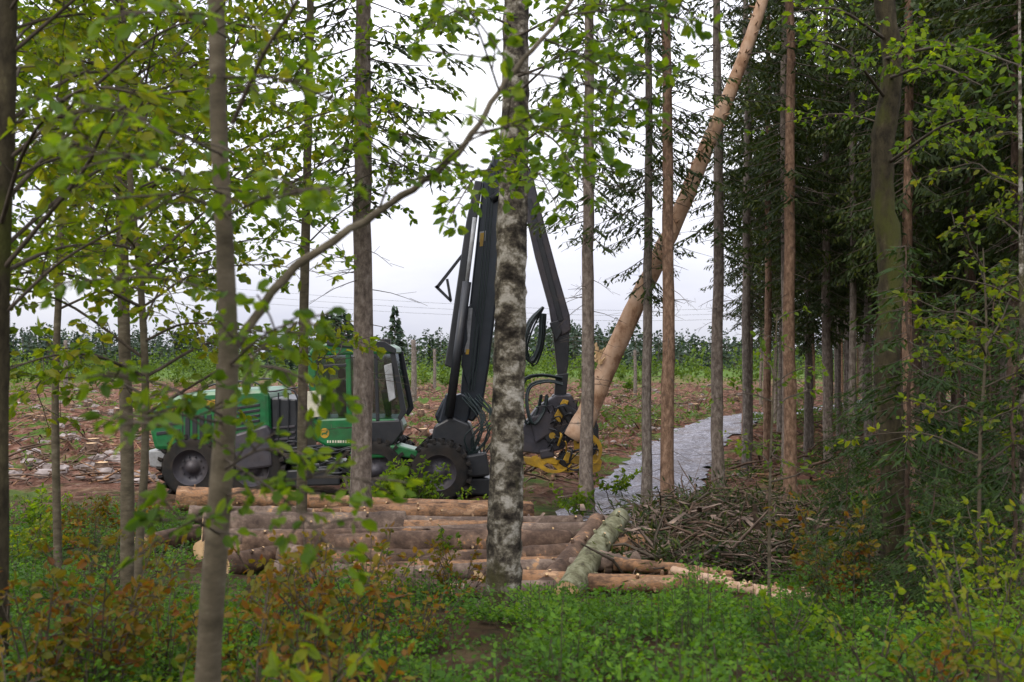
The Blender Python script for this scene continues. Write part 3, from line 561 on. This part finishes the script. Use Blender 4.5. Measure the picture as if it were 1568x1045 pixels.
# ---------------------------------------------------------------- brush pile
mb=MB(); pos=[];dr=[]
G=[(1110,17,1.7,1.6,1.15),(1020,15.8,1.2,1.3,.75),(1210,16.5,1.4,1.5,.9),(1080,19,1.6,1.5,1.0),(1010,13.8,.9,.8,.4),(1300,15,1.8,1.5,.6),(1130,14,1.4,1.0,.5)]
for k in range(3400):
    g=random.choice(G)
    x=X(g[0],g[1])+random.gauss(0,g[2]*.5); y=g[1]+random.gauss(0,g[3]*.5); hh=g[4]*math.exp(-((x-X(g[0],g[1]))/g[2])**2-((y-g[1])/g[3])**2)
    z=float(H(x,y))+hh*random.random(); l=random.uniform(.25,1.1); d=norm(V(random.gauss(0,1),random.gauss(0,1),random.gauss(0,.4)))
    a=V(x,y,z); m=a+d*l*.5+rng.normal(size=3)*.06; b=a+d*l+V(0,0,-.08)
    r=random.choice([.004,.005,.006,.008,.012,.016,.026]); tube(mb,[a,m,b],[r,r*.8,r*.4],4,random.choice([0,0,1,1,3]))
    if random.random()<.45:
        for q in range(9): pos.append(a+d*l*random.random()+rng.normal(size=3)*.05); dr.append(norm(d+rng.normal(size=3)*.8))
pos=np.array(pos); leaves(mb,pos,np.array(dr),rng.normal(size=pos.shape),rng.uniform(.08,.22,len(pos)),.035,2,None,'q')
for k in range(160):
    x=X(1090,16)+random.gauss(0,1.3); y=16+random.gauss(0,1.2); z=float(H(x,y))+.7*random.random()+.1; d=norm(V(random.gauss(0,1),random.gauss(0,1),random.gauss(0,.3))); s=norm(np.cross(d,V(0,0,1)))*.05
    a=V(x,y,z); b=a+d*random.uniform(.2,.6); mb.add([a-s,a+s,b+s*.6,b-s*.6],[[0,1,2,3]],3,False)
mb.build('brush_pile',[M_brush,M_twig,M_needle,M_logG])
# ---------------------------------------------------------------- undergrowth
def field(n,x0,x1,y0,y1,cond,pl,ls,hgt,rad,name,mat,stems=1500,w=.6,dome=.5,dk=.15):
    x=rng.uniform(x0,x1,n); y=rng.uniform(y0,y1,n)
    dens=.5+.40*np.sin(x*1.3+y*.6+1)*np.sin(y*1.1-x*.4)+.34*np.sin(x*2.7+2)*np.cos(y*2.3)+.25*np.sin(x*5.1+y*3.3)*np.cos(y*4.1)
    k=cond(x,y)&(rng.random(n)<dens+dk); x=x[k];y=y[k];dens=dens[k]; n=len(x)
    hh=hgt*(.3+1.2*np.clip(dens,0,1.2))*rng.uniform(.5,1.5,n); c=rng.random(n)
    X_=np.repeat(x,pl);Y_=np.repeat(y,pl);Hh=np.repeat(hh,pl); N=len(X_)
    a=rng.random(N)*6.283; r=rad*np.sqrt(rng.random(N)); px=X_+r*np.cos(a);py=Y_+r*np.sin(a)
    pz=H(px,py)+Hh*(1-(r/rad)**2*(.6 if dome>.4 else .8))*rng.random(N)**dome
    d=np.stack([np.cos(a),np.sin(a),rng.uniform(-.1,.9,N)],1)+rng.normal(size=(N,3))*.3
    mb=MB(); L_=ls*rng.uniform(.6,1.4,N); leaves(mb,np.stack([px,py,pz],1),d,V(0,-.3,1)+rng.normal(size=(N,3))*.6,L_,L_*w,0,np.clip(np.repeat(c,pl)*.6+.4*rng.random(N),0,1),'q')
    for q in range(0,min(n,stems)):
        p=V(x[q],y[q],float(H(x[q],y[q]))-.02); tube(mb,[p,p+V(random.uniform(-.05,.05),random.uniform(-.05,.05),hh[q])],.003,3,1)
    mb.build(name,[mat,M_twig])
fr=lambda x,y:(np.abs(x)<y*.56+1.2)
clr=lambda x,y:~((y>9.7+.3*np.sin(x*3))&(x>-4.6)&(x<4.6))
field(6600,-8,8,3.2,11.5,lambda x,y:fr(x,y)&clr(x,y),40,.038,.24,.14,'bilberry_undergrowth',M_bil)
field(620,-8,8,3.6,11,lambda x,y:fr(x,y)&clr(x,y+.5),230,.036,.36,.30,'low_shrub_mounds',M_low,dome=.3,dk=0)
field(2400,-12,-1,10.5,21,lambda x,y:fr(x,y)&(x<-4.4-(y-11)*.12),34,.06,.28,.22,'bilberry_undergrowth',M_bil)
field(1700,3,13,11,24,lambda x,y:fr(x,y)&(roaddist(x,y)>1.7)&(x>X(1180,1)*y*1.05),26,.06,.2,.22,'bilberry_undergrowth',M_bil)
field(500,-5,5,9.8,13,lambda x,y:fr(x,y)&~clr(x,y),16,.045,.10,.16,'bilberry_undergrowth',M_bil)
field(1500,-16,18,20,50,lambda x,y:fr(x,y)&(roaddist(x,y)>1.3)&(roaddist(x,y)<5)&(np.sin(x*.9)*np.cos(y*.6)>-.4),30,.12,.16,.28,'grass_tufts',M_bush,w=.3)
field(260,-2,20,44,52,lambda x,y:(roaddist(x,y)>1.4)&(x>2),40,.2,.8,.6,'roadside_thicket',M_bush,w=.4)
field(800,-30,14,26,80,lambda x,y:fr(x,y)&(roaddist(x,y)>2)&(np.sin(x*.5)*np.cos(y*.3)>.05),26,.2,.3,.5,'grass_tufts',M_bush,w=.4)
def shrub(u,d,h,w,nst,mats,ls,name='shrub'):
    mb=MB(); x=X(u,d); b=V(x,d,float(H(x,d))-.03)
    for k in range(nst):
        a=random.uniform(0,6.28); rr=w*random.uniform(.2,1); hh=h*random.uniform(.6,1.1)
        e=b+V(math.cos(a)*rr,math.sin(a)*rr,hh); s=b+V(math.cos(a)*rr*.15,math.sin(a)*rr*.15,0)
        spray(mb,[s,(s*.6+e*.4)+V(0,0,hh*.15),e],.006,.0025,h*.30,ls,1,step=.075,start=.2,lsp=.048,barkm=0)
    mb.build(name,[M_twig]+mats)
for u,d,h,w,n,m,ls in [(150,5.4,.9,.5,10,M_leafC,.058),(60,5.2,.75,.4,8,M_leafC,.055),(250,4.6,.5,.45,6,M_leafY,.05),(380,4.8,.65,.4,8,M_leafC,.055),(470,5.6,.85,.4,10,M_leafC,.058),(560,6.6,.8,.4,8,M_leafC,.055),(250,6.5,.6,.5,7,M_leafC,.055),(20,4.4,.5,.4,6,M_leafC,.05),(430,7.5,.75,.4,8,M_leafC,.06),(640,7.5,.45,.4,6,M_leafC,.05),(330,6,.6,.4,7,M_leafC,.055),
 (700,9.4,.6,.5,9,M_leafC,.055),(600,9.6,.5,.5,7,M_leafY,.06),(500,4.2,.75,.35,7,M_leafC,.058),(540,3.3,.9,.3,6,M_leafY,.06),(1290,9,1.0,.6,9,M_leafC,.06),(1500,5.6,.8,.5,9,M_leafY,.05),(1420,5.2,.5,.4,7,M_leafC,.045),(1340,6,.5,.4,6,M_leafY,.05),(1540,4.8,.7,.4,7,M_leafY,.05),(1230,5.2,.35,.4,5,M_leafG,.045),
 (1540,7.5,1.0,.5,8,M_leafY,.06),(1200,7,.45,.4,6,M_leafG,.055),(1080,5.6,.35,.4,5,M_leafG,.055),(560,21.2,1.0,.9,10,M_leafG,.11),(640,21.0,1.0,.8,10,M_leafG,.11),(700,20.5,.6,.7,6,M_leafG,.09),(880,20.5,.6,.6,8,M_leafG,.10),(940,24,.6,.8,7,M_leafG,.11),
 (100,17,.7,.9,9,M_leafC,.09),(30,15,.7,.8,8,M_leafY,.09),(190,18,.7,.8,8,M_leafC,.09),(60,19,.7,.9,8,M_leafG,.10),(150,15.5,.6,.8,8,M_leafC,.08),(690,14.2,.6,.3,4,M_leafG,.08),(1440,12,1.0,.7,8,M_leafC,.065)]:
    shrub(u,d,h,w,n,[m],ls)
# ---------------------------------------------------------------- clearing
mb=MB()
for k in range(420):
    y=27+70*random.random()**1.5; u=random.choice([random.uniform(-150,240),random.uniform(-50,720),random.uniform(880,1150)]); x=X(u,y)
    if roaddist(np.array([x]),np.array([y]))[0]<2: continue
    r=random.uniform(.06,.24)*(1.25 if u<240 else 1); c=V(x,y,float(H(x,y))+r*.15+.05); nth=8
    v_=[]
    for p in [-.9,-.3,.35,.9]:
        for q in range(nth):
            t=q*2*math.pi/nth; rr=r*random.uniform(.7,1.25); v_.append(c+V(rr*math.cos(t)*math.cos(p)*1.3,rr*math.sin(t)*math.cos(p),rr*math.sin(p)*.7))
    f=[[i*nth+j,i*nth+(j+1)%nth,(i+1)*nth+(j+1)%nth,(i+1)*nth+j] for i in range(3) for j in range(nth)]
    o_=mb.n; mb.add(v_,f,0,False); mb.more([list(range(24,32))],o_,0,False)
m_,nt_,o_=newmat('field_stone'); princ(nt_,o_,ramp(nt_,[(.3,(.10,.075,.065)),(.7,(.34,.29,.27))],noise(nt_,3,6)),.9); mb.build('field_stones',[m_])
mb=MB()
for k in range(4800):
    y=26+75*random.random()**1.3; u=random.uniform(-200,1300); x=X(u,y)
    if roaddist(np.array([x]),np.array([y]))[0]<1.9: continue
    pile=max(0,math.sin(x*.45+y*.2)*math.sin(y*.33+1))
    l=random.uniform(.2,1.5); a=random.uniform(0,6.28); p=V(x,y,float(H(x,y))+random.uniform(.02,.25+.6*pile)); d=V(math.cos(a),math.sin(a),random.gauss(0,.3)); r=random.uniform(.010,.045)
    tube(mb,[p,p+d*l*.5+V(0,0,.05),p+d*l],[r,r*.8,r*.5],4,random.choice([0,0,1,1,1,2,3]))
for k in range(70):
    y=28+60*random.random(); u=random.uniform(-100,1150); x=X(u,y)
    if roaddist(np.array([x]),np.array([y]))[0]<2.4: continue
    p=V(x,y,float(H(x,y))-.1); tube(mb,[p,p+V(0,0,.3),p+V(0,0,.5)],[.28,.22,.2],10,0,.08,caps=4)
mb.build('logging_slash',[M_logA,M_brush,M_logB,M_logG,M_cut])
for u,d,h,r in [(633,70,4.3,.17),(384,75,4.2,.13),(665,95,3.8,.13),(100,80,4.5,.14),(972,80,3.8,.12)]:
    mb=MB(); x=X(u,d); P=smooth_path([V(0,0,-.3),V(.05,0,h*.5),V(0,.05,h)],14); tube(mb,P,np.linspace(r*1.3,r,14),10,0,.05,caps=1)
    for k in range(10): 
        a=random.uniform(0,6.28); z=random.uniform(1,h); tube(mb,[V(0,0,z),V(math.cos(a)*.4,math.sin(a)*.4,z+.1)],[.03,.01],4,0)
    mb.build('tall_stump',[M_spr,M_cut],loc=(x,d,float(H(x,d))))
# ---------------------------------------------------------------- thicket and distant forest
mb=MB(); pos=[];sz=[]
for k in range(560):
    d=random.uniform(85,185); u=random.uniform(-500,2100); x=X(u,d); h=random.uniform(.8,1)*random.choice([1.2,2,3,4.2]); w=h*.4; n=int(50+h*24)
    if math.sin(x*.13+1)+math.sin(x*.31+d*.1)<-.5: continue
    a=rng.normal(size=(n,3))*V(w*.5,w*.5,h*.28)+V(x,d,float(H(x,d))+h*.5); pos.append(a); sz.append(np.full(n,random.uniform(.25,.45)))
pos=np.concatenate(pos); sz=np.concatenate(sz); leaves(mb,pos,rng.normal(size=pos.shape),rng.normal(size=pos.shape),sz,sz*.7,0,None,'q')
mb.build('birch_thicket',[M_bush])
mb=MB(); pos=[];dr=[];sz=[];wd=[]
def farspruce(x,y,h,n,pine=False,wk=.2):
    t=rng.random(n)**.9; a=rng.random(n)*6.283; wmax=h*wk
    r=wmax*(1-t)**.75*rng.uniform(.3,1,n)
    if pine: t=.5+.5*rng.random(n); r=h*.17*np.sin(np.clip((t-.45)*2*math.pi*.9,0,math.pi))**.5*rng.uniform(.2,1,n)
    pos.append(np.stack([x+r*np.cos(a)*.3,y+r*np.sin(a)*.3,h*(.05+.93*t)],1)); dr.append(np.stack([np.cos(a),np.sin(a),-.35*np.ones(n)],1)); sz.append(r+.35); wd.append(np.full(n,h*.08))
    tube(mb,[V(x,y,-.3),V(x,y,h*.85)],[h*.011,.02],4,1)
for k in range(1900):
    d=random.uniform(190,320); x=X(random.uniform(-700,2200),d); hm=1+.22*math.sin(x*.045+1)+.12*math.sin(x*.13)
    farspruce(x,d,random.choice([.8,.9,1,1,1.05,1.1,1.3])*random.uniform(.85,1.05)*(4.6+d*.012)*hm,46,wk=random.uniform(.2,.34))
for u,d,h in [(605,120,9.2),(610,150,6),(598,165,6.5),(505,170,10.5),(525,175,11),(490,180,9),(515,165,9.5),(300,170,7.5),(275,190,8),(440,180,7.5),(545,200,9),(660,190,7),(120,170,7)]: farspruce(X(u,d),d,h,200,pine=h>9.3)
pos=np.concatenate(pos); leaves(mb,pos,np.concatenate(dr),V(0,0,.6)+rng.normal(size=pos.shape)*.8,np.concatenate(sz),np.concatenate(wd),0,None,'q')
mb.build('distant_forest',[M_far,M_dead])
mb=MB()
for k in range(3): 
    tube(mb,smooth_path([V(-60,200,14+k*1.3),V(-15,180,10.5+k*1.0),V(30,170,9+k*.9),V(90,150,12+k)],30),.02,4,0)
mb.build('power_line',[M_blk])
# ---------------------------------------------------------------- light, sky, camera
w=bpy.data.worlds.new('World'); S.world=w; w.use_nodes=True; nt=w.node_tree
for n in list(nt.nodes): nt.nodes.remove(n)
o=nt.nodes.new('ShaderNodeOutputWorld'); bg=nt.nodes.new('ShaderNodeBackground'); sky=nt.nodes.new('ShaderNodeTexSky')
sky.sky_type='NISHITA'; sky.sun_disc=False; sky.sun_elevation=math.radians(42); sky.sun_rotation=math.radians(-150); sky.air_density=1; sky.dust_density=3
hs=nt.nodes.new('ShaderNodeHueSaturation'); hs.inputs['Saturation'].default_value=.25; nt.links.new(sky.outputs[0],hs.inputs['Color'])
nz=noise(nt,2.2,6,(1,1,3),coord='Generated'); cl=ramp(nt,[(.3,(.72,.74,.89)),(.5,(.86,.87,.96)),(.7,(1,1,1.0))],nz)
tc=nt.nodes.new('ShaderNodeTexCoord'); sx=nt.nodes.new('ShaderNodeSeparateXYZ'); nt.links.new(tc.outputs['Generated'],sx.inputs[0])
mr=nt.nodes.new('ShaderNodeMapRange'); mr.inputs[1].default_value=0; mr.inputs[2].default_value=1; mr.inputs[3].default_value=6.8; mr.inputs[4].default_value=25; nt.links.new(sx.outputs[2],mr.inputs[0])
cs=nt.nodes.new('ShaderNodeVectorMath'); cs.operation='SCALE'; nt.links.new(mr.outputs[0],cs.inputs['Scale']); nt.links.new(cl,cs.inputs[0])
c=mixc(nt,.85,hs.outputs[0],cs.outputs[0]); nt.links.new(c,bg.inputs[0]); bg.inputs[1].default_value=.15; nt.links.new(bg.outputs[0],o.inputs[0])
sl=bpy.data.lights.new('sun','SUN'); sl.energy=1.5; sl.angle=math.radians(12); sl.color=(1,.92,.80); so=bpy.data.objects.new('sun',sl); S.collection.objects.link(so)
el=math.radians(42); az=math.radians(-150)
dv=Vector((math.sin(az)*math.cos(el),math.cos(az)*math.cos(el),math.sin(el))); so.rotation_euler=dv.to_track_quat('Z','Y').to_euler()
cd=bpy.data.cameras.new('camera'); co=bpy.data.objects.new('camera',cd); S.collection.objects.link(co); co.location=(0,0,CAMZ); co.rotation_euler=(math.pi/2,0,0)
cd.lens=35; cd.sensor_width=36; cd.shift_y=17.5/1568; cd.clip_end=5000; cd.dof.use_dof=True; cd.dof.focus_distance=21; cd.dof.aperture_fstop=2.8
S.camera=co
S.view_settings.view_transform='Standard'; S.view_settings.look='None'; S.view_settings.exposure=0
